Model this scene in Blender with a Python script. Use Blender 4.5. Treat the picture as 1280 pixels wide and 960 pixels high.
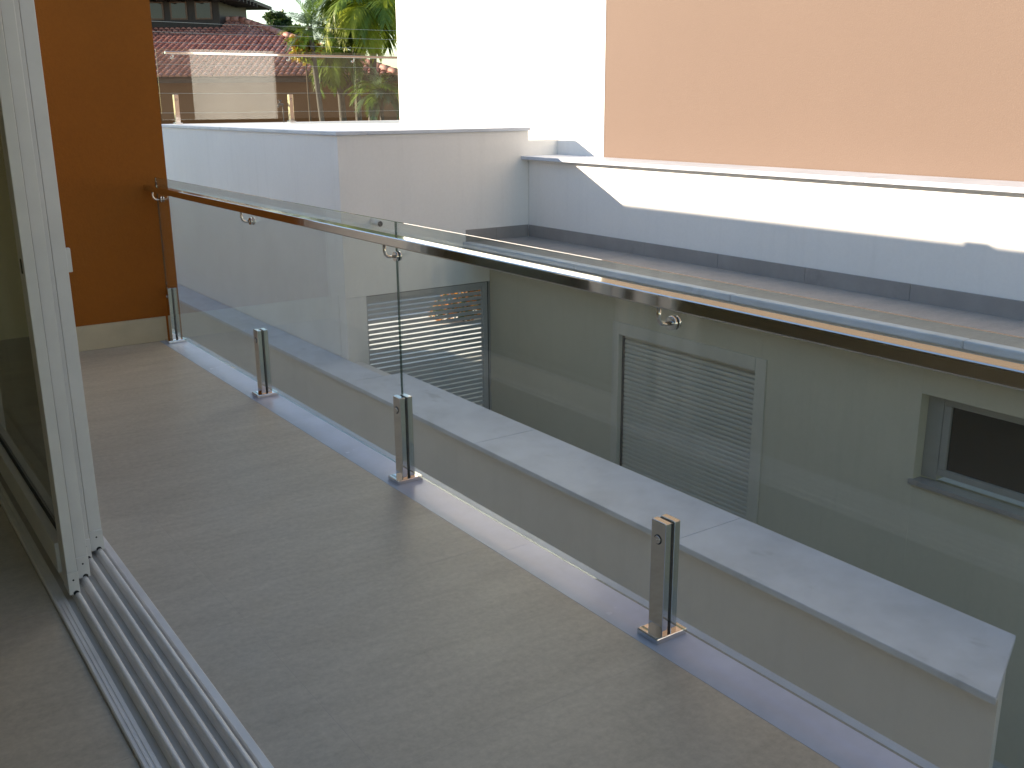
import bpy, bmesh, math, random
from mathutils import Vector, Matrix
random.seed(7)
for o in list(bpy.data.objects): bpy.data.objects.remove(o)
S = bpy.context.scene
COL = S.collection
R = math.radians

# ------------------------------------------------------------------ camera
H = 1.55; FPX = 1248.5
yaw, pit, rol = R(34.763), R(15.653), R(-0.437)
fw = Vector((math.sin(yaw)*math.cos(pit), math.cos(yaw)*math.cos(pit), -math.sin(pit)))
r0 = Vector((math.cos(yaw), -math.sin(yaw), 0)); u0 = r0.cross(fw)
rt = r0*math.cos(rol) + u0*math.sin(rol); up = -r0*math.sin(rol) + u0*math.cos(rol)
cam = bpy.data.cameras.new('camera'); co = bpy.data.objects.new('camera', cam); COL.objects.link(co)
m = Matrix((rt, up, -fw)).transposed().to_4x4(); m.translation = Vector((0, 0, H)); co.matrix_world = m
cam.sensor_width = 36; cam.lens = 36*FPX/1280; cam.clip_start = .05; cam.clip_end = 2000
S.camera = co
def at(px, py, Y):                       # pixel of the photograph -> point at depth Y
    d = rt*((px-640)/FPX) - up*((py-480)/FPX) + fw
    return Vector((0, 0, H)) + d*(Y/d.y)

# ------------------------------------------------------------------ light
SUN_TRAVEL = Vector((2.67, -2.18, -1.0)).normalized()
to_sun = -SUN_TRAVEL
elev = math.asin(to_sun.z); azim = math.atan2(to_sun.x, to_sun.y)
w = bpy.data.worlds.new('World'); S.world = w; w.use_nodes = True
wn = w.node_tree.nodes; wl = w.node_tree.links
bg = wn['Background']; sky = wn.new('ShaderNodeTexSky'); sky.sky_type = 'NISHITA'; sky.sun_disc = False
sky.sun_elevation = elev; sky.sun_rotation = azim; sky.air_density = 1.0; sky.dust_density = 0.0; sky.ozone_density = .6
sk = wn.new('ShaderNodeMixRGB'); sk.blend_type = 'MULTIPLY'; sk.inputs[0].default_value = 1; sk.inputs[2].default_value = (.72, .855, 1, 1)   # clear blue air
wl.new(sky.outputs[0], sk.inputs[1]); wl.new(sk.outputs[0], bg.inputs[0]); bg.inputs[1].default_value = 0.13
sl = bpy.data.lights.new('sun', 'SUN'); sl.energy = 5.0; sl.angle = R(.5); sl.color = (1, .96, .89)
so = bpy.data.objects.new('sun', sl); COL.objects.link(so); so.location = (-20, 20, 20)
so.rotation_euler = SUN_TRAVEL.to_track_quat('-Z', 'Y').to_euler()
S.view_settings.view_transform = 'Standard'; S.view_settings.look = 'None'; S.view_settings.gamma = 1
S.view_settings.use_curve_mapping = False
S.view_settings.exposure = 1.4
S.view_settings.use_white_balance = True; S.view_settings.white_balance_temperature = 8300; S.view_settings.white_balance_tint = 15
S.render.engine = 'CYCLES'
S.cycles.max_bounces = 14; S.cycles.transparent_max_bounces = 24; S.cycles.diffuse_bounces = 6; S.cycles.glossy_bounces = 6

# ------------------------------------------------------------------ materials
def new_mat(name):
    mt = bpy.data.materials.new(name); mt.use_nodes = True
    nt = mt.node_tree; return mt, nt, nt.nodes['Principled BSDF']
def N(nt, t, **k):
    n = nt.nodes.new(t)
    for a, b in k.items(): setattr(n, a, b)
    return n
def coords(nt, scale=(1, 1, 1), rnd=False, kind='Object'):
    tc = N(nt, 'ShaderNodeTexCoord'); mp = N(nt, 'ShaderNodeMapping'); mp.inputs['Scale'].default_value = scale
    nt.links.new(tc.outputs[kind], mp.inputs['Vector'])
    if rnd:
        oi = N(nt, 'ShaderNodeObjectInfo'); mu = N(nt, 'ShaderNodeMath', operation='MULTIPLY'); mu.inputs[1].default_value = 40
        nt.links.new(oi.outputs['Random'], mu.inputs[0]); nt.links.new(mu.outputs[0], mp.inputs['Location'])
    return mp.outputs[0]
def ramp(nt, fac, stops):
    r = N(nt, 'ShaderNodeValToRGB'); e = r.color_ramp.elements
    while len(e) < len(stops): e.new(.5)
    for q, (p, c) in zip(e, stops): q.position = p; q.color = (*c, 1)
    nt.links.new(fac, r.inputs[0]); return r.outputs[0]
def noise(nt, vec, scale, detail=5, rough=.55):
    n = N(nt, 'ShaderNodeTexNoise'); n.inputs['Scale'].default_value = scale; n.inputs['Detail'].default_value = detail
    n.inputs['Roughness'].default_value = rough; nt.links.new(vec, n.inputs['Vector']); return n.outputs[0]
def bump(nt, b, h, strength, dist=.002):
    k = N(nt, 'ShaderNodeBump'); k.inputs['Strength'].default_value = strength; k.inputs['Distance'].default_value = dist
    nt.links.new(h, k.inputs['Height']); nt.links.new(k.outputs[0], b.inputs['Normal'])
def mixc(nt, fac, a, b, blend='MIX'):
    x = N(nt, 'ShaderNodeMixRGB', blend_type=blend)
    for s, v in ((0, fac), (1, a), (2, b)):
        if isinstance(v, (int, float)): x.inputs[s].default_value = v
        elif isinstance(v, tuple): x.inputs[s].default_value = (*v, 1)
        else: nt.links.new(v, x.inputs[s])
    return x.outputs[0]
def tint(c, k): return tuple(min(1, v*k) for v in c)

def plaster(name, c, var=.06, rough=.85, bs=.35, fine=160, streak=0.0):
    mt, nt, b = new_mat(name); v = coords(nt)
    col = ramp(nt, noise(nt, v, 1.3, 6), [(.3, tint(c, 1-var)), (.7, tint(c, 1+var*.6))])
    col = mixc(nt, .5, col, ramp(nt, noise(nt, v, 38, 4, .7), [(.3, tint(c, 1-var*.8)), (.7, tint(c, 1+var*.6))]))
    if streak:
        sv = coords(nt, (7, 7, .5)); f = ramp(nt, noise(nt, sv, 1.6, 5, .6), [(.52, (0, 0, 0)), (.75, (streak,)*3)])
        col = mixc(nt, f, col, tint(c, .62))
    nt.links.new(col, b.inputs['Base Color']); b.inputs['Roughness'].default_value = rough
    b.inputs['Specular IOR Level'].default_value = .25
    bump(nt, b, noise(nt, v, fine, 4, .6), bs, .0025); return mt
def paint(name, c, rough=.4, var=.04, metal=0, bs=0):
    mt, nt, b = new_mat(name); v = coords(nt)
    nt.links.new(ramp(nt, noise(nt, v, 9, 5), [(.3, tint(c, 1-var)), (.7, tint(c, 1+var))]), b.inputs['Base Color'])
    rr = N(nt, 'ShaderNodeMapRange'); rr.inputs['To Min'].default_value = rough*.85; rr.inputs['To Max'].default_value = rough*1.2
    nt.links.new(noise(nt, v, 25, 4), rr.inputs[0]); nt.links.new(rr.outputs[0], b.inputs['Roughness'])
    b.inputs['Metallic'].default_value = metal
    if bs: bump(nt, b, noise(nt, v, 60, 3), bs, .001)
    return mt
def steel():
    mt, nt, b = new_mat('polished_steel'); v = coords(nt)
    b.inputs['Base Color'].default_value = (.70, .69, .67, 1); b.inputs['Metallic'].default_value = 1
    rr = N(nt, 'ShaderNodeMapRange'); rr.inputs['To Min'].default_value = .03; rr.inputs['To Max'].default_value = .11
    nt.links.new(noise(nt, v, 14, 5, .65), rr.inputs[0]); nt.links.new(rr.outputs[0], b.inputs['Roughness'])
    bump(nt, b, noise(nt, v, 6, 2), .06, .01); return mt
def glass(name, tr=(.93, .97, .955), f0=.04, haze=.0):
    mt, nt, b = new_mat(name); nt.nodes.remove(b); out = nt.nodes['Material Output']
    g = N(nt, 'ShaderNodeNewGeometry'); d = N(nt, 'ShaderNodeVectorMath', operation='DOT_PRODUCT')
    nt.links.new(g.outputs['Normal'], d.inputs[0]); nt.links.new(g.outputs['Incoming'], d.inputs[1])
    a = N(nt, 'ShaderNodeMath', operation='ABSOLUTE'); nt.links.new(d.outputs['Value'], a.inputs[0])
    s = N(nt, 'ShaderNodeMath', operation='SUBTRACT'); s.inputs[0].default_value = 1; nt.links.new(a.outputs[0], s.inputs[1])
    p = N(nt, 'ShaderNodeMath', operation='POWER'); nt.links.new(s.outputs[0], p.inputs[0]); p.inputs[1].default_value = 5
    mr = N(nt, 'ShaderNodeMapRange'); mr.inputs['To Min'].default_value = f0; nt.links.new(p.outputs[0], mr.inputs[0])
    t = N(nt, 'ShaderNodeBsdfTransparent'); t.inputs[0].default_value = (*tr, 1)
    gl = N(nt, 'ShaderNodeBsdfGlossy'); gl.inputs['Roughness'].default_value = 0.0; gl.inputs[0].default_value = (1, 1, 1, 1)
    mx = N(nt, 'ShaderNodeMixShader'); nt.links.new(mr.outputs[0], mx.inputs[0]); nt.links.new(t.outputs[0], mx.inputs[1]); nt.links.new(gl.outputs[0], mx.inputs[2])
    last = mx
    if haze:      # diffuse film: dust on the pane, also standing in for hazy reflections
        df = N(nt, 'ShaderNodeBsdfDiffuse'); df.inputs[0].default_value = (.6, .6, .58, 1)
        m2 = N(nt, 'ShaderNodeMixShader'); v = coords(nt)
        f = N(nt, 'ShaderNodeMapRange'); f.inputs['From Min'].default_value = .35; f.inputs['From Max'].default_value = .8; f.inputs['To Min'].default_value = haze*.5; f.inputs['To Max'].default_value = haze*1.6
        nt.links.new(noise(nt, v, 5, 6, .65), f.inputs[0]); nt.links.new(f.outputs[0], m2.inputs[0])
        nt.links.new(mx.outputs[0], m2.inputs[1]); nt.links.new(df.outputs[0], m2.inputs[2]); last = m2
    nt.links.new(last.outputs[0], out.inputs[0]); return mt
def wcoords(nt, scale):
    g = N(nt, 'ShaderNodeNewGeometry'); mp = N(nt, 'ShaderNodeMapping'); mp.inputs['Scale'].default_value = scale
    mp.inputs['Rotation'].default_value = (0, 0, .10)
    nt.links.new(g.outputs['Position'], mp.inputs['Vector']); return mp.outputs[0]
def porcelain(name, c1, c2, rough):
    mt, nt, b = new_mat(name)
    v = wcoords(nt, (.55, 2.6, 1))
    f = noise(nt, v, 1.7, 9, .62)
    col = ramp(nt, f, [(.28, c1), (.5, tuple((x+y)/2 for x, y in zip(c1, c2))), (.72, c2)])
    v2 = wcoords(nt, (1.2, 4.4, 1))
    col = mixc(nt, .5, col, ramp(nt, noise(nt, v2, 2.4, 8, .72), [(.35, c1), (.65, tint(c2, 1.1))]))
    v3 = wcoords(nt, (1, 1, 1)); col = mixc(nt, .38, col, ramp(nt, noise(nt, v3, 42, 5, .75), [(.3, tint(c1, .8)), (.7, tint(c2, 1.15))]))
    nt.links.new(col, b.inputs['Base Color'])
    rr = N(nt, 'ShaderNodeMapRange'); rr.inputs['To Min'].default_value = rough*.75; rr.inputs['To Max'].default_value = rough*1.3
    nt.links.new(noise(nt, v3, 3.5, 6, .6), rr.inputs[0]); nt.links.new(rr.outputs[0], b.inputs['Roughness'])
    bump(nt, b, noise(nt, v, 6, 5), .05, .002); return mt
def marble(name, c, rough, spots=.5):
    mt, nt, b = new_mat(name); v = coords(nt)
    col = ramp(nt, noise(nt, v, 3.2, 8, .62), [(.3, tint(c, .86)), (.62, tint(c, 1.06))])
    vd = coords(nt, (2.2, 1.1, 1)); f = ramp(nt, noise(nt, vd, 3.1, 6, .6), [(.61, (0, 0, 0)), (.72, (spots,)*3)])
    col = mixc(nt, f, col, tint(c, .62))
    nt.links.new(col, b.inputs['Base Color'])
    rr = N(nt, 'ShaderNodeMapRange'); rr.inputs['To Min'].default_value = rough*.7; rr.inputs['To Max'].default_value = rough*1.5
    nt.links.new(noise(nt, v, 6, 5), rr.inputs[0]); nt.links.new(rr.outputs[0], b.inputs['Roughness']); return mt
def leafm(name, c1, c2, scale=2.0):
    mt, nt, b = new_mat(name); v = coords(nt)
    col = ramp(nt, noise(nt, v, scale, 5), [(.3, c1), (.7, c2)]); nt.links.new(col, b.inputs['Base Color'])
    b.inputs['Roughness'].default_value = .45
    tr = N(nt, 'ShaderNodeBsdfTranslucent'); nt.links.new(col, tr.inputs[0])
    mx = N(nt, 'ShaderNodeMixShader'); mx.inputs[0].default_value = .4
    nt.links.new(b.outputs[0], mx.inputs[1]); nt.links.new(tr.outputs[0], mx.inputs[2])
    nt.links.new(mx.outputs[0], nt.nodes['Material Output'].inputs[0]); return mt
def roof_tile_mat():
    mt, nt, b = new_mat('clay_tile'); g = N(nt, 'ShaderNodeNewGeometry'); v = coords(nt)
    c = ramp(nt, g.outputs['Random Per Island'], [(0, (.34, .12, .095)), (.5, (.46, .20, .16)), (1, (.60, .33, .28))])
    c = mixc(nt, .45, c, ramp(nt, noise(nt, v, 1.6, 5), [(.35, (.22, .08, .07)), (.7, (.46, .2, .16))]))
    nt.links.new(c, b.inputs['Base Color']); b.inputs['Roughness'].default_value = .6; return mt

M = {}
M['white'] = plaster('white_plaster', (.80, .79, .765), .05, streak=.10)
M['grey_wall'] = plaster('grey_white_plaster', (.62, .61, .59), .06, streak=.12)
M['cream'] = plaster('cream_plaster', (.53, .50, .40), .08, streak=.15)
M['terracotta'] = plaster('terracotta_render', (.160, .114, .092), .04, fine=90, bs=.6)
M['orange'] = plaster('orange_render', (.31, .098, .014), .14, fine=70, bs=.9)
M['room'] = plaster('room_paint', (.80, .75, .50), .03)
M['beigestone'] = marble('beige_skirting', (.50, .44, .32), .35, .3)
M['porcelain'] = porcelain('greige_porcelain', (.38, .345, .278), (.55, .505, .42), .46)
M['grout'] = paint('grout', (.50, .47, .42), .9)
M['marble'] = marble('marble_sky_tinted', (.44, .53, .66), .22, .25)  # marble edge strip, its sky reflection painted in as a blue base colour
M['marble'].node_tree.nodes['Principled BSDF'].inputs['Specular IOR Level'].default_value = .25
M['coping'] = marble('white_marble_coping', (.55, .60, .67), .42, .6)
M['roofstone'] = porcelain('grey_roof_stone', (.235, .225, .215), (.36, .345, .33), .45)
M['skirt'] = marble('dark_stone_skirting', (.29, .275, .265), .4, .5)
M['steel'] = steel()
M['alu'] = paint('white_powder_aluminium', (.60, .61, .60), .34, .04)
M['track'] = paint('track_aluminium', (.74, .75, .75), .36, .06, metal=.15)
M['rubber'] = paint('black_rubber', (.012, .012, .013), .6)
M['glass'] = glass('clear_glass', f0=.05, haze=.028)
M['glass_edge'] = glass('glass_edge', (.22, .34, .32), .10)
M['dark_glass'] = glass('tinted_door_glass', (.70, .71, .68), .06, .01)
M['window_glass'] = paint('dark_window_glass', (.012, .013, .013), .06)
M['shutter'] = paint('shutter_paint', (.52, .50, .43), .45, .04)
M['window_frame'] = paint('window_frame_paint', (.27, .28, .265), .4, .04)
M['gate'] = paint('gate_paint', (.42, .43, .44), .4, .04)
M['concrete'] = plaster('concrete', (.34, .33, .31), .12)
M['paving'] = plaster('light_paving', (.50, .48, .44), .1)
M['sunlit_patch'] = plaster('sunlit_paving', (.86, .85, .82), .05)  # sunlight on the paving painted in as a white ground colour
M['soil'] = plaster('soil', (.10, .12, .05), .3)
M['wood'] = paint('brown_wood', (.075, .032, .016), .35, .25)
M['timber'] = paint('dark_timber', (.013, .009, .008), .6, .3)
M['brick_brown'] = plaster('brown_house_wall', (.16, .075, .035), .15)
M['terrace'] = marble('terrace_marble', (.82, .82, .81), .3, .1)
M['far_glass'] = glass('terrace_glass', (.90, .93, .92), .065)
M['tile'] = roof_tile_mat()
M['wire'] = paint('steel_wire', (.55, .55, .52), .35, metal=.6)
M['pipe'] = paint('white_pipe', (.7, .7, .68), .4)
M['iron'] = paint('dark_iron', (.03, .03, .03), .45)
M['bark'] = plaster('palm_bark', (.11, .10, .085), .35, bs=1)
M['treebark'] = plaster('bark', (.10, .075, .05), .35, bs=1)
M['palm'] = leafm('palm_leaf', (.06, .14, .022), (.20, .30, .04), 1.5)
M['palm_yellow'] = leafm('palm_leaf_yellow', (.16, .24, .02), (.40, .44, .05), 1.5)
M['palm_blue'] = leafm('palm_leaf_blue', (.05, .10, .06), (.13, .20, .12), 1.5)
M['leaf_dark'] = leafm('dark_leaf', (.012, .035, .012), (.05, .09, .025), 1.2)
M['leaf_mid'] = leafm('mid_leaf', (.03, .07, .015), (.09, .14, .03), 1.5)
M['flower'] = leafm('orange_flower', (.65, .16, .03), (.75, .36, .06), 3)
M['croton'] = leafm('croton_leaf', (.25, .22, .03), (.50, .20, .03), 3)

# ------------------------------------------------------------------ mesh helpers
def add_box(bm, x0, x1, y0, y1, z0, z1, bev=0, seg=2):
    vs = [bm.verts.new((x, y, z)) for x in (x0, x1) for y in (y0, y1) for z in (z0, z1)]
    fs = [bm.faces.new([vs[i] for i in q]) for q in ((0, 1, 3, 2), (4, 6, 7, 5), (0, 4, 5, 1), (2, 3, 7, 6), (0, 2, 6, 4), (1, 5, 7, 3))]
    if bev:
        es = {e for f in fs for e in f.edges}
        bmesh.ops.bevel(bm, geom=list(es), offset=bev, segments=seg, affect='EDGES', profile=.5)
def add_cyl(bm, a, b, ra, rb=None, n=12, cap=True):
    a, b = Vector(a), Vector(b); rb = ra if rb is None else rb
    d = (b-a).normalized(); s = d.orthogonal().normalized(); t = d.cross(s)
    A = [bm.verts.new(a + (s*math.cos(2*math.pi*i/n) + t*math.sin(2*math.pi*i/n))*ra) for i in range(n)]
    B = [bm.verts.new(b + (s*math.cos(2*math.pi*i/n) + t*math.sin(2*math.pi*i/n))*rb) for i in range(n)]
    for i in range(n):
        f = bm.faces.new((A[i], A[(i+1) % n], B[(i+1) % n], B[i])); f.smooth = True
    if cap: bm.faces.new(A[::-1]); bm.faces.new(B)
def add_tube(bm, pts, rad, n=8):
    pts = [Vector(p) for p in pts]; rings = []
    ref = None
    for i, p in enumerate(pts):
        d = (pts[min(i+1, len(pts)-1)] - pts[max(i-1, 0)]).normalized()
        s = d.orthogonal().normalized() if ref is None else (ref - d*ref.dot(d)).normalized()
        ref = s; t = d.cross(s); rr = rad[i] if isinstance(rad, (list, tuple)) else rad
        rings.append([bm.verts.new(p + (s*math.cos(2*math.pi*k/n) + t*math.sin(2*math.pi*k/n))*rr) for k in range(n)])
    for A, B in zip(rings, rings[1:]):
        for k in range(n):
            f = bm.faces.new((A[k], A[(k+1) % n], B[(k+1) % n], B[k])); f.smooth = True
    bm.faces.new(rings[0][::-1]); bm.faces.new(rings[-1])
def add_prism(bm, poly, axis, a, b):     # poly in the two other axes, extruded along axis
    def P(p, t):
        if axis == 'y': return (p[0], t, p[1])
        if axis == 'x': return (t, p[0], p[1])
        return (p[0], p[1], t)
    A = [bm.verts.new(P(p, a)) for p in poly]; B = [bm.verts.new(P(p, b)) for p in poly]; n = len(poly)
    for i in range(n): bm.faces.new((A[i], A[(i+1) % n], B[(i+1) % n], B[i]))
    bm.faces.new(A[::-1]); bm.faces.new(B)
def mesh_obj(name, bm, mat, parent=None, mats=None, recalc=True):
    if recalc: bmesh.ops.recalc_face_normals(bm, faces=bm.faces)
    me = bpy.data.meshes.new(name); bm.to_mesh(me); bm.free()
    for q in (mats or [mat]): me.materials.append(M[q] if isinstance(q, str) else q)
    o = bpy.data.objects.new(name, me); COL.objects.link(o)
    if parent: o.parent = parent
    return o
def box(name, x0, x1, y0, y1, z0, z1, mat, parent=None, bev=0):
    bm = bmesh.new(); add_box(bm, x0, x1, y0, y1, z0, z1, bev); return mesh_obj(name, bm, mat, parent)
def cyl(name, a, b, ra, mat, parent=None, rb=None, n=12):
    bm = bmesh.new(); add_cyl(bm, a, b, ra, rb, n); return mesh_obj(name, bm, mat, parent)
def tube(name, pts, rad, mat, parent=None, n=8):
    bm = bmesh.new(); add_tube(bm, pts, rad, n); return mesh_obj(name, bm, mat, parent)
def thing(name, label, cat, group=None):
    o = bpy.data.objects.new(name, None); COL.objects.link(o); o.empty_display_size = .1
    o['label'] = label; o['category'] = cat
    if group: o['group'] = group
    return o
def tag(o, label, cat, group=None):
    o['label'] = label; o['category'] = cat
    if group: o['group'] = group
    return o
def struct(o, label=None):
    o['kind'] = 'structure'
    if label: o['label'] = label
    return o
def inst(src, loc, parent=None, name=None):
    o = bpy.data.objects.new(name or src.name.split('.')[0], src.data); COL.objects.link(o); o.location = loc
    if parent: o.parent = parent
    return o

# ------------------------------------------------------------------ ground
GZ = -2.5
struct(box('ground', -400, 400, -400, 600, GZ-.3, GZ-.02, 'soil'), 'open ground around the houses')
struct(box('paving', -8, 12, -12, 23.5, GZ-.015, GZ, 'paving'), 'pale paving of the passage below the balcony')

struct(box('sunlit_patch', 4.2, 14, 13.75, 17.6, GZ-.005, GZ+.004, 'sunlit_patch'), 'paving beyond the gate, painted white where the sun falls')

# ------------------------------------------------------------------ own house (off frame: shades the balcony, shows in the reflections)
XF = .715                                  # outer face of the facade
house = thing('house', 'white house whose open doorway leads onto the balcony', 'house')
box('lower_wall', -6, 1.90, -4, 17, GZ-.01, -.16, 'white', house)
box('facade_wall', .44, XF, 5.35, 11.5, -.15, 2.62, 'white', house)
box('facade_wall', .44, XF, -4, -2.6, -.15, 2.62, 'white', house)
box('lintel', .44, XF, -2.6, 5.35, 2.25, 2.62, 'white', house)
box('back_wall', -4.2, -4.0, -4, 11.5, -.15, 2.5, 'room', house)
box('side_wall', -4.0, -3.4, -4, -3.8, -.15, 2.5, 'room', house)
box('side_wall', -.2, .44, -4, -3.8, -.15, 2.5, 'room', house)
box('side_wall', -3.4, -.2, -4, -3.8, -.15, .3, 'room', house)  # opening above it put into this unseen wall to brighten the room
box('side_wall', -3.4, -.2, -4, -3.8, 2.3, 2.5, 'room', house)
box('side_wall', -4.0, .44, 7.6, 7.8, -.15, 2.5, 'room', house)
box('roof', -6, XF+.004, -4.2, 11.5, 2.501, 2.69, 'white', house)
box('shade_wing', -6, XF, 11.502, 16.9, -.15, 2.563, 'white', house)  # unseen wing, sized so that its shadow covers the terrace side wall
for y0, y1 in ((5.93, 6.62), (1.1, 1.9)): box('inner_door', -3.998, -3.955, y0, y1, -.001, 2.1, 'wood', house, .004)
box('door_jamb', -3.998, -3.93, 5.2, 5.42, -.001, 2.499, 'wood', house, .004)
struct(box('room_floor', -4, .446, -3.8, 7.6, -.15, -.0048, 'grout'), 'room floor inside the doorway')
rf = bpy.data.objects['room_floor']
# ------------------------------------------------------------------ balcony floor
bf = struct(box('balcony_floor', .45, 2.018, -4, 6.89, -.158, -.0003, 'grout'), 'balcony slab under the tiles and the marble edge')
def tile_mesh(w, d, t=.012, mat='porcelain'):
    bm = bmesh.new(); add_box(bm, 0, w, 0, d, -t, 0, .0003, 1); bmesh.ops.recalc_face_normals(bm, faces=bm.faces)
    me = bpy.data.meshes.new('tile'); bm.to_mesh(me); bm.free(); me.materials.append(M[mat]); return me
G = .0012
def lay(parent, xs, ys, z, mat='porcelain', name='tile', flip=False):
    cache = {}
    for x0, x1 in zip(xs, xs[1:]):
        for y0, y1 in zip(ys, ys[1:]):
            k = (round(x1-x0, 3), round(y1-y0, 3))
            if k not in cache: cache[k] = tile_mesh(x1-x0-G, y1-y0-G, mat=mat)
            o = bpy.data.objects.new(name, cache[k]); COL.objects.link(o); o.location = (x0+G/2, y0+G/2, z); o.parent = parent
ysj = [2.8 + .92*i for i in range(-8, 5)] + [6.886]
ysj = [y for y in ysj if y <= 6.886]
lay(bf, [.708, .913, 1.829], ysj, 0.0)
G = .0005
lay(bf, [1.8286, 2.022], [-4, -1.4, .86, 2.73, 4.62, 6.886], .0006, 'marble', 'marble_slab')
G = .0012
lay(rf, [-2.76, -1.84, -.92, 0, .446], [2.3 + .92*i for i in range(-6, 6)], -.004)

# orange wall closing the balcony
ew = thing('end_wall', 'dark orange rendered wall closing the end of the balcony', 'wall')
box('render_panel', XF+.002, 1.99, 6.887, 7.06, -.15, 2.232, 'orange', ew)
box('skirting', XF+.002, 1.886, 6.873, 6.889, 0.001, .167, 'beigestone', ew, .002)

# ------------------------------------------------------------------ balustrade builder
def balustrade(name, label, O, U, V, posts, panels, rail, wall_plates=(), brackets=None, gm='glass', hs=1, ph=.375):
    O, U, V = Vector(O), Vector(U), Vector(V)
    b = thing(name, label, 'balustrade')
    def Q(u, v, z): return O + U*u + V*v + Vector((0, 0, z))
    def qbox(nm, u0, u1, v0, v1, z0, z1, mat, parent, bev=0, seg=2, mats=None, edge=False):
        bm = bmesh.new(); add_box(bm, u0, u1, v0, v1, z0, z1, bev, seg)
        if edge:
            for f in bm.faces:
                f.normal_update(); f.material_index = 0 if abs(f.normal.y) > .9 else 1
        for q in bm.verts: q.co = Q(*q.co)
        return mesh_obj(nm, bm, mat, parent, mats)
    for p in posts:
        po = qbox('post', p-.03, p+.03, -.030, -.0055, .012, ph, 'steel', b, .0025)
        qbox('outer_bar', p-.03, p+.03, .0055, .030, .012, ph, 'steel', po, .0025)
        qbox('gasket', p-.0285, p+.0285, -.006, .006, .012, ph-.005, 'rubber', po)
        qbox('base_plate', p-.045, p+.045, -.061, .061, 0.0, .020, 'steel', po, .003)
        bm = bmesh.new(); add_cyl(bm, Q(p, -.0295, .318), Q(p, -.0345, .318), .013, .0115, 20); add_cyl(bm, Q(p, -.034, .318), Q(p, -.0365, .318), .0045, .0035, 10)
        bo = mesh_obj('bolt', bm, 'steel', b)
        cyl('washer', Q(p, -.0290, .318), Q(p, -.0308, .318), .0155, 'rubber', bo, .0155, 22)
    for p in (brackets or posts):
        br = tube('bracket', [Q(p, -.012, .962*hs), Q(p, -.030, .962*hs), Q(p, -.044, .965*hs), Q(p, -.053, .974*hs), Q(p, -.0565, .988*hs), Q(p, -.0565, 1.022*hs)], .0062, 'steel', b, 10)
        cyl('glass_disc', Q(p, -.004, .962*hs), Q(p, -.013, .962*hs), .0205, 'steel', br, .019, 22)
        cyl('glass_disc', Q(p, .004, .962*hs), Q(p, .012, .962*hs), .0205, 'steel', br, .019, 22)
    for u0, u1 in panels:
        qbox('glass_panel', u0, u1, -.0045, .0045, .055, 1.10*hs, gm, b, 0, 2, [gm, 'glass_edge'], True)
    qbox('handrail', rail[0], rail[1], -.085, -.028, 1.018*hs, 1.056*hs, 'steel', b, .005, 3)
    for u in wall_plates:
        qbox('wall_plate', u-.006, u, -.098, -.015, 1.002, 1.072, 'steel', b, .002)
    return b
balustrade('glass_balustrade', 'clear glass balustrade with square steel handrail standing on the balcony edge', (1.915, 0, .0006), (0, 1, 0), (1, 0, 0),
           [-1.25, .36, 1.972, 3.565, 5.165, 6.79], [(-2.6, .358), (.362, 3.5645), (3.5685, 6.884)], (-2.6, 6.892))

# ------------------------------------------------------------------ sliding doors and track
tr = thing('door_track', 'pale aluminium sliding door track with raised rails in the doorway floor', 'track')
bm = bmesh.new()
prof = [(.447, -.012), (.447, .004), (.4505, .007), (.4545, .007), (.456, .0045), (.4605, .0045), (.462, .007), (.4665, .007), (.468, .0045), (.4725, .0045), (.474, .007), (.4835, .007), (.4855, .004), (.4855, -.008), (.4985, -.008), (.4985, -.010)]
def ridge(x, h=.024, w=.0105):
    return [(x-w*1.5, -.010), (x-w, h*.45), (x-w*.8, h*.8), (x-w*.4, h*.97), (x, h), (x+w*.4, h*.97), (x+w*.8, h*.8), (x+w, h*.45), (x+w*1.5, -.010)]
for x in (.519, .565, .614, .660): prof += ridge(x)
prof += [(.677, -.010), (.681, .006), (.684, .010), (.704, .010), (.7065, .007), (.7065, -.012)]
add_prism(bm, prof, 'y', -2.6, 5.35)
mesh_obj('sill', bm, 'track', tr)
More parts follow.
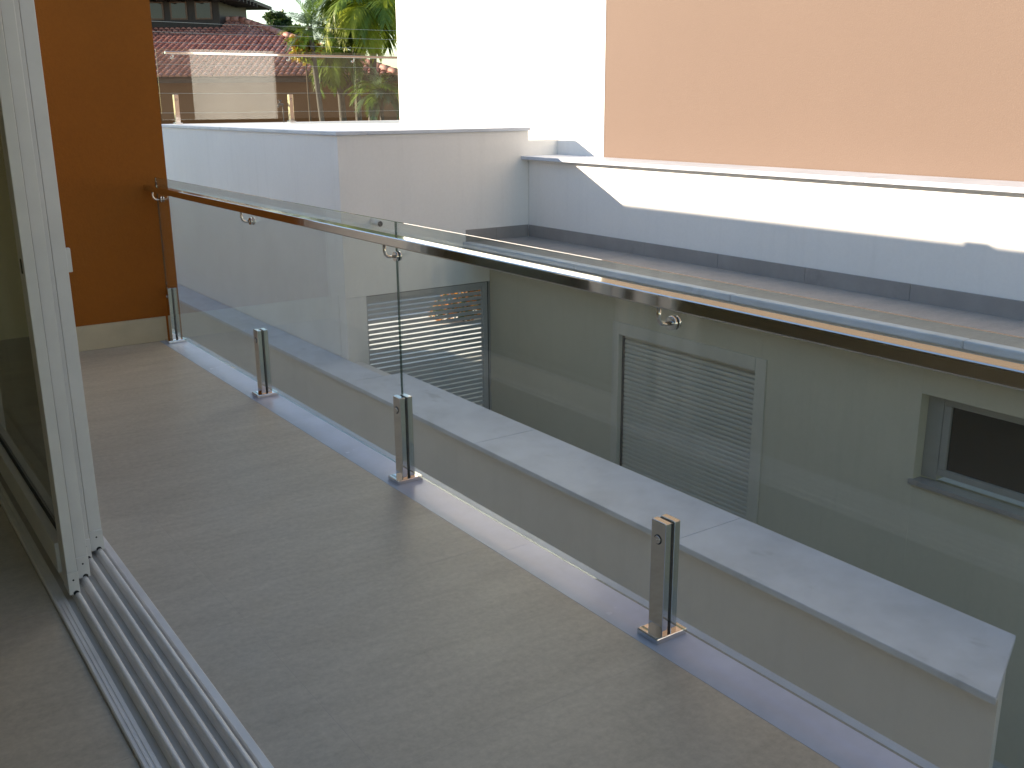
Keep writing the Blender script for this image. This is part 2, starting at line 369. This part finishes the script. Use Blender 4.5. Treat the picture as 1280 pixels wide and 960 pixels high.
def leaf(label, x0, x1, xa1, xb0, y0, yb, y1, handle):
    lf = thing('sliding_door', label, 'door', 'sliding door leaves stacked at the side of the doorway')
    zb, zt = .020, 2.24; sw = .085; bh = .11
    box('stile', x0, xa1, y0, y0+sw, zb, zt, 'alu', lf, .002)
    box('stile', xb0, x1, yb, yb+sw, zb, zt, 'alu', lf, .002)
    box('stile', x0, x1, y1-sw, y1, zb, zt, 'alu', lf, .002)
    xm0, xm1 = x0+.012, x1-.012
    box('stile_web', xa1-.004, xb0+.004, yb+.012, yb+sw-.006, zb+.004, zt-.004, 'alu', lf)
    box('bottom_rail', x0+.003, x1-.003, yb+sw-.004, y1-sw+.002, zb, zb+bh, 'alu', lf, .003)
    box('top_rail', x0+.003, x1-.003, yb+sw-.004, y1-sw+.002, zt-.08, zt, 'alu', lf, .003)
    xc = (x0+x1)/2
    box('pane', xc-.003, xc+.003, yb+sw-.01, y1-sw+.006, zb+bh-.004, zt-.078, 'dark_glass', lf)
    bm = bmesh.new()
    add_box(bm, xc-.012, xc-.0025, yb+sw+.001, y1-sw-.001, zb+bh-.002, zb+bh+.006); add_box(bm, xc-.012, xc-.0025, yb+sw+.001, yb+sw+.008, zb+bh+.007, zt-.085)
    mesh_obj('gasket', bm, 'rubber', lf)
    for xx0, xx1, yy in ((x0, xa1, y0), (xb0, x1, yb)):
        c = box('end_cap', xx0-.001, xx1+.001, yy-.004, yy+.03, zb-.001, zb+.075, 'alu', lf, .002)
        cyl('screw', ((xx0+xx1)/2, yy-.0035, zb+.05), ((xx0+xx1)/2, yy-.0052, zb+.05), .0032, 'rubber', c, n=10)
        cyl('roller_notch', ((xx0+xx1)/2+.004, yy-.0035, zb+.003), ((xx0+xx1)/2+.004, yy-.005, zb+.003), .009, 'rubber', c, n=14)
    if handle == 'lock':
        bm = bmesh.new(); add_box(bm, x0-.0025, x0+.002, y0+.028, y0+.046, 1.07, 1.115, .002); mesh_obj('lock', bm, 'iron', lf)
    else:
        box('pull', x1-.004, x1+.014, yb+.004, yb+.026, 1.02, 1.10, 'alu', lf, .002)
    return lf
leaf('white sliding door leaf with dark lock slot, on the room side of its stack', .495, .583, .527, .545, 3.25, 3.36, 5.30, 'lock')
leaf('white sliding door leaf with small pull tab, on the balcony side of its stack', .588, .676, .620, .632, 3.50, 3.56, 5.34, 'pull')

# ------------------------------------------------------------------ boundary wall with marble coping
bw = thing('boundary_wall', 'low grey plastered boundary wall with white marble coping outside the glass', 'wall')
ZC = -.8
bm = bmesh.new(); add_prism(bm, [(3.70, 1.83), (4.14, 2.03), (4.14, 8.515), (3.99, 8.515), (3.99, 18), (3.70, 18)], 'z', GZ-.01, ZC-.034)  # far stretch is unseen, extended to shade the ground beyond the gate
mesh_obj('wall_body', bm, 'grey_wall', bw)
ys = [1.815, 3.7, 5.75, 7.8, 9.9, 12, 14, 16, 18]
for i, (a, b_) in enumerate(zip(ys, ys[1:])):
    bm = bmesh.new(); g = .0004; xr = 4.205 if b_ < 8.6 else 4.006
    a2 = a if i else a+.225
    poly = [(3.652, a+g), (xr, a2+g), (xr, b_-g), (3.652, b_-g)]
    add_prism(bm, poly, 'z', ZC-.032, ZC)
    bmesh.ops.bevel(bm, geom=[e for e in bm.edges if all(v.co.z > ZC-.001 for v in e.verts)], offset=.003, segments=2, affect='EDGES')
    mesh_obj('coping_slab', bm, 'coping', bw)

# ------------------------------------------------------------------ terrace block
XL, YB, ZT = 4.010, 8.517, 1.322
tb = thing('terrace_block', 'white plastered terrace block standing on the boundary wall end', 'building')
box('side_wall', XL, XL+.15, YB+.16, 14.30, ZC+.001, ZT-.035, 'white', tb)
box('side_wall_foot', XL+.002, XL+.15, YB+.16, 14.30, GZ-.01, ZC-.002, 'white', tb)
box('front_wall', XL, 6.138, YB, YB+.158, -.205, ZT-.035, 'white', tb)
box('corner_block', 6.139, 6.508, YB+.001, 11.9, 1.03, 1.19, 'white', tb)
box('front_wall', 6.139, 6.508, YB+.001, YB+.158, -.205, 1.029, 'white', tb)
box('gate_pier', XL+.002, 4.226, YB+.001, YB+.157, GZ-.01, -.207, 'white', tb)
box('terrace_slab', XL+.152, 6.138, YB+.16, 11.9, 1.08, ZT-.036, 'white', tb)
box('terrace_slab', XL+.152, 11.5, 11.905, 14.30, 1.08, ZT-.036, 'white', tb)
box('marble_edge', XL-.022, XL+.30, YB-.022, 14.33, ZT-.033, ZT, 'coping', tb, .004)
box('marble_edge', XL+.302, 6.150, YB-.022, YB+.28, ZT-.033, ZT, 'coping', tb, .004)
for x0, x1, y0, y1 in [(XL+.302, 5.4, YB+.282, 10.6), (5.402, 6.150, YB+.282, 10.6), (XL+.302, 5.4, 10.602, 12.9), (5.402, 6.150, 10.602, 11.9), (5.402, 7.4, 11.902, 12.9), (7.402, 11.5, 11.956, 12.9), (XL+.302, 5.4, 12.902, 14.33), (5.402, 7.4, 12.902, 14.33), (7.402, 11.5, 12.902, 14.33)]:
    box('terrace_tile', x0, x1, y0, y1, ZT-.033, ZT-.001, 'terrace', tb)
bm = bmesh.new(); add_tube(bm, [(4.33, YB+.02, .505), (4.33, YB-.15, .487)], .032, 14); sp = mesh_obj('drain_spout', bm, 'pipe', tb)
cyl('spout_mouth', (4.33, YB-.1495, .487), (4.33, YB-.152, .4868), .026, 'rubber', sp, n=14)
balustrade('terrace_balustrade', 'glass balustrade with steel posts on top of the white terrace', (0, 14.0, ZT), (1, 0, 0), (0, 1, 0),
           [4.265, 5.895, 8.4], [(4.06, 6.92), (6.94, 11.4)], (4.16, 11.4), brackets=[4.265, 5.895, 6.9, 8.4], gm='far_glass', hs=.88, ph=.385)

# ------------------------------------------------------------------ louvred gate under the terrace
gt = thing('louvred_gate', 'grey louvred gate of horizontal slats in the passage under the terrace', 'gate')
x0, x1, zt = 4.228, 5.636, -.209
fr = box('frame', x0, x0+.022, YB+.03, YB+.075, GZ+.02, zt-.004, 'gate', gt)
box('frame', x1-.062, x1+.065, YB+.03, YB+.075, GZ+.02, zt-.004, 'gate', gt)
box('frame', x0+.022, x1-.062, YB+.03, YB+.075, zt-.05, zt-.004, 'gate', gt)
box('frame', x0+.022, x1-.062, YB+.03, YB+.075, GZ+.02, GZ+.09, 'gate', gt)
bm = bmesh.new(); add_prism(bm, [(-.006, .0), (.002, .0), (.008, .033), (.0, .033)], 'x', x0+.020, x1-.060)
sl0 = mesh_obj('slat', bm, 'gate', gt); sl0.location = (0, YB+.052, zt-.085)
for i in range(1, 44): inst(sl0, (0, YB+.052, zt-.085-.0495*i), gt)
for a4 in ((x0+.001, x1-.001, zt-.006, zt-.001), (x1-.008, x1-.001, GZ+.02, zt-.007)): box('seal', a4[0], a4[1], YB+.024, YB+.0295, a4[2], a4[3], 'rubber', gt)

# ------------------------------------------------------------------ building on the right
XS, XP, XW, XE = 5.64, 6.14, 6.513, 5.33
ZS = .22
nb = thing('side_building', 'tall building with sunlit white and terracotta wall above a stone ledge', 'building')
box('upper_wall', XW, 10.5, -9, 7.765, ZS-.1, 6.0, 'terracotta', nb)
box('upper_wall', XW-.004, 10.5, 7.767, 8.514, ZS-.1, 6.0, 'white', nb)
box('upper_wall', XW-.004, 10.5, 8.515, 11.9, .9, 6.0, 'white', nb)
box('glare_panel', XW+.03, 10.5, 11.902, 11.95, 1.33, 6.0, 'terracotta', nb)  # unseen dark panel added to cut sunlit glare in the terrace glass
# lower storey with its openings
SY0, SY1, SZ1 = 4.86, 6.475, -.345          # shuttered door
WY0, WY1, WZ0, WZ1 = 2.02, 3.535, -.862, -.247   # window reveal
lw = 'cream'
box('lower_wall', XS, XS+.2, SY1, 8.514, GZ-.01, .06, lw, nb)
box('lower_wall', XS+.202, 10.5, 8.31, 8.514, GZ-.01, .06, lw, nb)
box('lower_wall', XS, XS+.2, SY0, SY1-.001, SZ1, .06, lw, nb)
box('lower_wall', XS, XS+.2, WY1, SY0-.001, GZ-.01, .06, lw, nb)
box('lower_wall', XS, XS+.2, WY0, WY1-.001, WZ1, .06, lw, nb)
box('lower_wall', XS, XS+.2, WY0, WY1-.001, GZ-.01, WZ0, lw, nb)
box('lower_wall', XS, XS+.2, -9, WY0-.001, GZ-.01, .06, lw, nb)
box('roof_slab', XE+.02, XW-.006, -9, 8.512, .062, ZS-.03, 'grey_wall', nb)
# stone tiles on the slab roof
yst = [8.512 - .9*i for i in range(0, 21)][::-1]
lay(nb, [XE+.075, XP-.004], yst, ZS, 'roofstone', 'roof_tile')
for y0, y1 in zip(yst[::2], yst[2::2]):
    bm = bmesh.new(); add_box(bm, XE-.012, XE+.073, y0+.001, y1-.001, ZS-.052, ZS+.004, .012, 3); mesh_obj('edge_stone', bm, 'coping', nb)
for y0, y1 in zip(yst, yst[1:]): box('skirting_stone', XP-.016, XP+.004, y0+.0012, y1-.0012-(.018 if y1 > 8.5 else 0), ZS-.004, ZS+.12, 'skirt', nb, .002)
for a, b_ in ((XE+.03, 5.72), (5.722, XP-.018)): box('skirting_stone', a, b_, YB-.016, YB+.004, ZS-.004, ZS+.12, 'skirt', nb, .002)
# parapet with ledge
box('parapet', XP, XW-.008, -9, 8.514, ZS-.005, 1.005, 'white', nb)
yl = [8.514, 6.6, 4.4, 2.2, 0, -3, -9][::-1]
for y0, y1 in zip(yl, yl[1:]): box('ledge_slab', XP-.10, XW-.006, y0+.0005, y1-.0005, 1.007, 1.040, 'coping', nb, .004)
# roller shutter door
sd = box('shutter_door', XS+.062, XS+.075, SY0+.05, SY1-.05, GZ+.01, SZ1-.05, 'shutter', nb)
box('frame', XS-.012, XS+.06, SY0-.055, SY0+.05, GZ+.01, SZ1+.058, 'shutter', sd, .003)
box('frame', XS-.012, XS+.06, SY1-.008, SY1+.075, GZ+.01, SZ1+.058, 'shutter', sd, .003)
box('frame', XS-.012, XS+.06, SY0+.052, SY1-.010, SZ1-.05, SZ1+.058, 'shutter', sd, .003)
box('side_channel', XS+.030, XS+.06, SY1-.030, SY1-.012, GZ+.01, SZ1-.052, 'rubber', sd)
bm = bmesh.new(); add_prism(bm, [(-.012, .0), (-.018, .006), (-.018, .026), (-.010, .034), (0, .034), (0, 0)], 'y', SY0+.05, SY1-.032)
s0 = mesh_obj('slat', bm, 'shutter', sd); s0.location = (XS+.058, 0, SZ1-.09)
for i in range(1, 52): inst(s0, (XS+.058, 0, SZ1-.09-.040*i), sd)
# window
wi = box('window', XS+.085, XS+.13, WY0+.01, WY1-.112, WZ0+.075, WZ0+.12, 'window_frame', nb, .003)
box('frame', XS+.085, XS+.13, WY0+.01, WY1-.112, WZ1-.068, WZ1-.006, 'window_frame', wi, .003)
box('frame', XS+.086, XS+.131, WY1-.162, WY1-.112, WZ0+.122, WZ1-.07, 'window_frame', wi, .003)
box('reveal', XS+.083, XS+.19, WY1-.110, WY1-.002, WZ0+.04, WZ1-.001, 'window_frame', wi)
box('frame', XS+.086, XS+.131, WY0+.01, WY0+.06, WZ0+.122, WZ1-.07, 'window_frame', wi, .003)
box('pane', XS+.105, XS+.111, WY0+.055, WY1-.155, WZ0+.115, WZ1-.064, 'window_glass', wi)
box('sill', XS-.028, XS+.084, WY0-.02, WY1+.02, WZ0+.002, WZ0+.034, 'skirt', wi, .003)

# ------------------------------------------------------------------ garden beyond
fwall = thing('garden_wall', 'grey garden wall under the electric fence', 'wall')
box('wall_body', -6, 26, 24.0, 24.2, GZ-.01, .55, 'concrete', fwall)
box('cap', -6, 26, 23.96, 24.24, .552, .60, 'concrete', fwall, .006)
ef = thing('electric_fence', 'thin wire electric fence with slim poles in front of the palms', 'fence')
zs = [at(450, py, 24.1).z for py in (36, 47.5, 59, 83.5, 116, 138)]
for x in (3.4, 6.9, 13.6, 18): 
    box('pole', x-.012, x+.012, 24.088, 24.112, .59, zs[0]+.06, 'wire', ef)
for z in zs: tube('wire', [(3.4+ (14.6)*t/14, 24.1, z - .02*math.sin(math.pi*((t*1.3) % 1))) for t in range(15)], .0042, 'wire', ef, 5)

def blade(bm, a, d, n, L, W, droop=.15):
    # a leaf blade: 2 quads, pointed
    d = d.normalized(); s = d.cross(n)
    if s.length < 1e-4: s = d.orthogonal()
    s.normalize(); mid = a + d*L*.5 + Vector((0, 0, -droop*L*.15)); tip = a + d*L + Vector((0, 0, -droop*L*.6))
    v = [bm.verts.new(p) for p in (a - s*W*.25, a + s*W*.25, mid + s*W*.5, tip, mid - s*W*.5)]
    bm.faces.new((v[0], v[1], v[2], v[4])); bm.faces.new((v[4], v[2], v[3]))
def frond(bm, c, az, el, L, droop, nl=26, ll=.4, lw=.03, stiff=.5, rnd=random):
    dirh = Vector((math.cos(az), math.sin(az), 0)); pts = []
    p = Vector(c); e = el; n = 12; step = L/n
    for i in range(n+1):
        pts.append(p.copy()); d = dirh*math.cos(e) + Vector((0, 0, math.sin(e))); p = p + d*step; e -= droop/n*(.5+1.2*i/n)
    for i in range(n):
        a, b = pts[i], pts[i+1]; d = (b-a).normalized(); side = d.cross(Vector((0, 0, 1))).normalized(); upv = side.cross(d)
        w = .018*(1-i/n)+.004
        v = [bm.verts.new(q) for q in (a-side*w, a+side*w, b+side*w*.85, b-side*w*.85)]; bm.faces.new(v)
    for k in range(nl):
        t = .12 + .88*k/(nl-1); f = t*n; i = min(int(f), n-1); a = pts[i].lerp(pts[i+1], f-i)
        d = (pts[i+1]-pts[i]).normalized(); side = d.cross(Vector((0, 0, 1))).normalized(); upv = side.cross(d)
        l = ll*(.45+.55*math.sin(math.pi*min(1, .25+t*.75)))*rnd.uniform(.85, 1.1)
        for s in (-1, 1):
            dd = side*s*(1-.45*t) + d*(.45+.5*t) + upv*rnd.uniform(.0, .35) + Vector((0, 0, -.25*(1-stiff)))
            blade(bm, a, dd, upv, l, lw*rnd.uniform(.8, 1.2), droop=.9*(1-stiff)+.1)
def palm(name, label, base, crown, nf, L, mat, seed, el=(.2, 1.3), droop=1.6, ll=.42, lw=.035, tr=.09, stiff=.5, az0=0, azr=2*math.pi, lean=(0, 0), nl=26, parts=3):
    rnd = random.Random(seed); p = thing(name, label, 'palm', 'palms beyond the terrace')
    base, crown = Vector(base), Vector(crown); pts = []
    for i in range(9):
        t = i/8; q = base.lerp(crown, t); q.x += lean[0]*math.sin(math.pi*t); q.y += lean[1]*math.sin(math.pi*t); pts.append(q)
    tube('trunk', pts, [tr*(1.25-.35*i/8) for i in range(9)], 'bark', p, 9)
    for g in range(parts):
        bm = bmesh.new()
        for k in range(g, nf, parts):
            az = az0 + azr*(k+rnd.uniform(-.3, .3))/nf; e = rnd.uniform(*el)
            frond(bm, crown + Vector((rnd.uniform(-.05, .05), rnd.uniform(-.05, .05), rnd.uniform(-.1, .1))), az, e, L*rnd.uniform(.8, 1.1), droop*rnd.uniform(.8, 1.2), nl, ll, lw, stiff, rnd)
        mesh_obj('crown' if g == 0 else 'fronds', bm, mat[g % len(mat)], p, recalc=False)
    return p
PY, PG = ['palm_yellow', 'palm', 'palm_yellow'], ['palm', 'leaf_mid', 'palm']
for k, (px, py, Y, lab, mats, nf, L, el, dr, ll, lw, trr, st, nl, bx) in enumerate([
    (468, 16, 26.5, 'tall palm with drooping yellow green fronds against the white wall', PY, 40, 1.9, (-.2, 1.45), 2.1, .62, .032, .10, .35, 46, -.5),
    (440, 6, 27.8, 'tall dense green palm between the spiky palm and the yellow green palm', PG, 40, 1.4, (-.5, 1.45), 1.9, .55, .034, .09, .4, 44, .1),
    (387, 32, 26.0, 'spiky blue green palm beside the dark round tree', ['palm_blue', 'palm'], 30, .95, (-.5, 1.5), .4, .30, .018, .07, .95, 26, .5),
    (476, 114, 25.5, 'low bushy palm seen through the terrace glass beside the white wall', ['palm_blue', 'palm'], 30, 1.0, (-.4, 1.3), 1.3, .34, .024, .06, .5, 30, 0),
    (421, 62, 27.2, 'dark low palm with forked grey trunk in the middle of the palms', ['leaf_mid', 'palm'], 34, 1.35, (-.7, 1.3), 1.7, .45, .03, .10, .5, 34, .25)]):
    cc = at(px, py, Y); palm('palm_tree', lab, (cc.x+bx, Y, GZ), cc, nf, L, mats, 3+k, el=el, droop=dr, ll=ll, lw=lw, tr=trr, stiff=st, nl=nl, parts=len(mats))
tp = [o for o in bpy.data.objects if o.name.startswith('palm_tree')][-1]
a = at(429, 118, 27.2); b_ = at(446, 80, 27.2); tube('trunk_fork', [a, a.lerp(b_, .5)+Vector((.03, 0, -.05)), b_], [.085, .075, .06], 'bark', tp, 8)
def bush(name, label, cat, c, rx, ry, rz, n, size, mats, seed, trunk=None, group=None, bark='treebark', clumps=14):
    rnd = random.Random(seed); p = thing(name, label, cat, group); c = Vector(c)
    if trunk is not None:
        tube('trunk', [Vector((c.x, c.y, trunk)), Vector((c.x+.05, c.y, (trunk+c.z)/2)), c + Vector((0, 0, rz*.3))], [.06*rx+.03, .05*rx+.02, .02*rx+.01], bark, p, 8)
    cl = []
    for i in range(clumps):
        v = Vector((rnd.gauss(0, 1), rnd.gauss(0, 1), rnd.gauss(0, 1))).normalized()*rnd.uniform(.35, .85)
        cl.append((Vector((v.x*rx, v.y*ry, v.z*rz)), rnd.uniform(.25, .48)))
    for g, mt in enumerate(mats):
        bm = bmesh.new()
        for i in range(n//len(mats)):
            o, r = rnd.choice(cl); v = Vector((rnd.gauss(0, 1), rnd.gauss(0, 1), rnd.gauss(0, 1))).normalized()*r*rnd.uniform(.5, 1)
            q = c + o + Vector((v.x*rx, v.y*ry, v.z*rz)); d = Vector((rnd.gauss(0, 1), rnd.gauss(0, 1), rnd.gauss(0, .8)+.2)).normalized()
            blade(bm, q, d, Vector((rnd.gauss(0, 1), rnd.gauss(0, 1), rnd.gauss(0, 1))).normalized(), size*rnd.uniform(.7, 1.3), size*rnd.uniform(.4, .6), .2)
        mesh_obj('crown' if g == 0 else ('flowers' if mt == 'flower' else 'foliage'), bm, mt, p, recalc=False)
    return p
t1 = at(349, 36, 46); bush('broadleaf_tree', 'dark green round tree rising behind the tiled roof', 'tree', t1, .7, .7, .72, 5200, .16, ['leaf_dark', 'leaf_mid'], 21, trunk=GZ, clumps=22)
t2 = at(368, 44, 45); bush('broadleaf_tree', 'smaller dark tree beside the round tree behind the tiled roof', 'tree', t2, .6, .6, .5, 2600, .15, ['leaf_dark', 'leaf_mid'], 22, trunk=GZ)
cr = at(381, 60, 26.2); bush('croton_shrub', 'yellow and orange leaved shrub beside the tiled roof', 'shrub', cr, .38, .35, .42, 700, .17, ['croton', 'palm_yellow'], 31, trunk=GZ)
bush('flowering_bush', 'bush with orange flowers seen through the gate slats', 'bush', (10.25, 16.3, GZ+.42), .95, .6, .52, 3200, .085, ['leaf_mid', 'flower'], 41, trunk=GZ, clumps=24)
bush('hedge_bush', 'dark green bush seen through the gate slats', 'bush', (8.0, 21.6, GZ+1.0), 2.6, .8, 1.2, 5200, .13, ['leaf_dark', 'leaf_mid'], 43, trunk=GZ, clumps=34)
# garden tap on its standpipe, just outside the terrace glass
ta = at(351, 131, 14.2)
tap = thing('garden_tap', 'small dark tap on a thin pipe behind the terrace glass', 'tap')
tube('standpipe', [(ta.x+.03, 14.20, ZT-.01), (ta.x+.03, 14.20, ta.z)], .008, 'iron', tap)
bm = bmesh.new(); add_tube(bm, [(ta.x+.035, 14.20, ta.z), (ta.x-.03, 14.19, ta.z+.01), (ta.x-.055, 14.18, ta.z-.03)], .018, 8); add_cyl(bm, (ta.x-.01, 14.20, ta.z), (ta.x-.01, 14.20, ta.z+.06), .01); add_cyl(bm, (ta.x-.035, 14.20, ta.z+.06), (ta.x+.015, 14.20, ta.z+.06), .009)
mesh_obj('spout', bm, 'iron', tap)

# ------------------------------------------------------------------ neighbour's house with clay tile roof
nh = thing('tiled_house', 'neighbouring house with red clay tile roof and dark upper storey', 'house')
th = R(35); E = Vector((math.cos(th), -math.sin(th), 0)); Bk = Vector((math.sin(th), math.cos(th), 0))
C0 = at(497, 95, 29.0); zE = C0.z; Lr = 15.0; D = 6.5; pitch = R(18); Mh = {}
def HW(e, b, z): return C0 - E*e + Bk*b + Vector((0, 0, z - zE))       # e leftwards from the right eave corner, b backwards
def hbox(nm, e0, e1, b0, b1, z0, z1, mat, parent):
    bm = bmesh.new(); add_box(bm, e0, e1, b0, b1, z0, z1)
    for v in bm.verts: v.co = HW(*v.co)
    return mesh_obj(nm, bm, mat, parent)
hbox('wall', .7, Lr-.2, .7, 9.5, GZ-.01, zE+.1, 'brick_brown', nh)
rise = D*math.tan(pitch)
bm = bmesh.new()     # roof deck: hip at the right end
P = [HW(0, 0, zE-.03), HW(Lr, 0, zE-.03), HW(Lr, D, zE+rise-.03), HW(D, D, zE+rise-.03), HW(0, 2*D, zE-.03), HW(Lr, 2*D, zE-.03)]
vs = [bm.verts.new(p) for p in P]
bm.faces.new((vs[0], vs[1], vs[2], vs[3])); bm.faces.new((vs[0], vs[3], vs[4])); bm.faces.new((vs[3], vs[2], vs[5], vs[4])); bm.faces.new((vs[0], vs[4], vs[5], vs[1]))
roof = mesh_obj('roof', bm, 'timber', nh)
def tiles(face):
    bm = bmesh.new(); sp, row, rad = .20, .34, .085; sl = D/math.cos(pitch); nr = int(sl/row)+1
    W = Lr if face == 0 else 2*D
    for j in range(nr):
        s0 = j*row - .05
        for i in range(int(W/sp)):
            x = (i+.5)*sp; sm = s0 + row*.5
            if face == 0 and x < sm*math.cos(pitch) - .05: continue
            if face == 1 and (x < sm*math.cos(pitch) or x > W - sm*math.cos(pitch)): continue
            jx = random.uniform(-.012, .012); js = random.uniform(-.015, .015); lift = random.uniform(0, .008)
            rings = []
            for (s, rr, h) in ((s0+js, rad*1.08, .045+lift), (s0+row+.05+js, rad*.86, .012+lift)):
                ring = []
                for k in range(6):
                    an = math.pi*k/5; cx = x+jx+math.cos(an)*rr; hz = h + math.sin(an)*rr*.8
                    fwd = s*math.cos(pitch) - hz*math.sin(pitch); z = zE + s*math.sin(pitch) + hz*math.cos(pitch)
                    ring.append(bm.verts.new(HW(cx, fwd, z) if face == 0 else HW(fwd, cx, z)))
                rings.append(ring)
            for k in range(5):
                f = bm.faces.new((rings[0][k], rings[0][k+1], rings[1][k+1], rings[1][k])); f.smooth = True
            bm.faces.new(rings[0])
    o = mesh_obj('clay_tiles', bm, 'tile', roof, recalc=False); o['kind'] = 'stuff'
tiles(0); tiles(1)
bm = bmesh.new()
hp0, hp1 = HW(-.02, -.02, zE+.10), HW(D, D, zE+rise+.12)
nn = 22
for i in range(nn): add_cyl(bm, hp0.lerp(hp1, i/nn), hp0.lerp(hp1, (i+1.12)/nn), .12, .10, 8)
for i in range(26): add_cyl(bm, HW(D+i*.36, D, zE+rise+.10), HW(D+(i+1.1)*.36, D, zE+rise+.12), .12, .10, 8)
o = mesh_obj('ridge_tiles', bm, 'tile', roof); o['kind'] = 'stuff'
hbox('fascia', .02, Lr, .03, .09, zE-.16, zE-.02, 'timber', nh)
# upper storey
zU = zE + rise
ue = 7.0; fb_ = D-.9
us = hbox('upper_storey', ue, Lr+3, fb_, D+3, zU-.6, zU+1.2, 'timber', nh)
for i, e in enumerate([ue+.25, ue+1.15, ue+2.0, ue+2.9, ue+3.8, ue+4.7, ue+5.6]):
    f = hbox('window', e, e+.62, fb_-.035, fb_+.01, zU+.05, zU+.66, 'wood', nh)
    hbox('pane', e+.06, e+.56, fb_-.042, fb_-.03, zU+.10, zU+.61, 'window_glass', f)
bm = bmesh.new(); ov = .8; ez = zU+.78
Q = [HW(ue-ov, fb_-ov, ez), HW(Lr+4, fb_-ov, ez), HW(Lr+4, D+1, ez+.9), HW(ue+1.6, D+1, ez+.9), HW(ue-ov, D+4, ez), HW(Lr+4, D+4, ez)]
lo = [bm.verts.new(q) for q in Q]; hi = [bm.verts.new(q + Vector((0, 0, .12))) for q in Q]
for q in ((0, 1, 2, 3), (0, 3, 4), (3, 2, 5, 4)):
    bm.faces.new([hi[k] for k in q]); bm.faces.new([lo[k] for k in q][::-1])
for a_, b2 in ((0, 1), (4, 0), (1, 2), (2, 5), (5, 4)): bm.faces.new((lo[a_], lo[b2], hi[b2], hi[a_]))
ur = mesh_obj('upper_roof', bm, 'timber', nh)
for i in range(14): hbox('rafter', ue-ov+.06+i*.5, ue-ov+.14+i*.5, fb_-ov-.05, fb_+.1, ez-.13, ez+.02, 'timber', ur)
for i in range(6): hbox('rafter', ue-ov-.05, ue+.1, fb_-ov+.5+i*.5, fb_-ov+.58+i*.5, ez-.13, ez+.02, 'timber', ur)
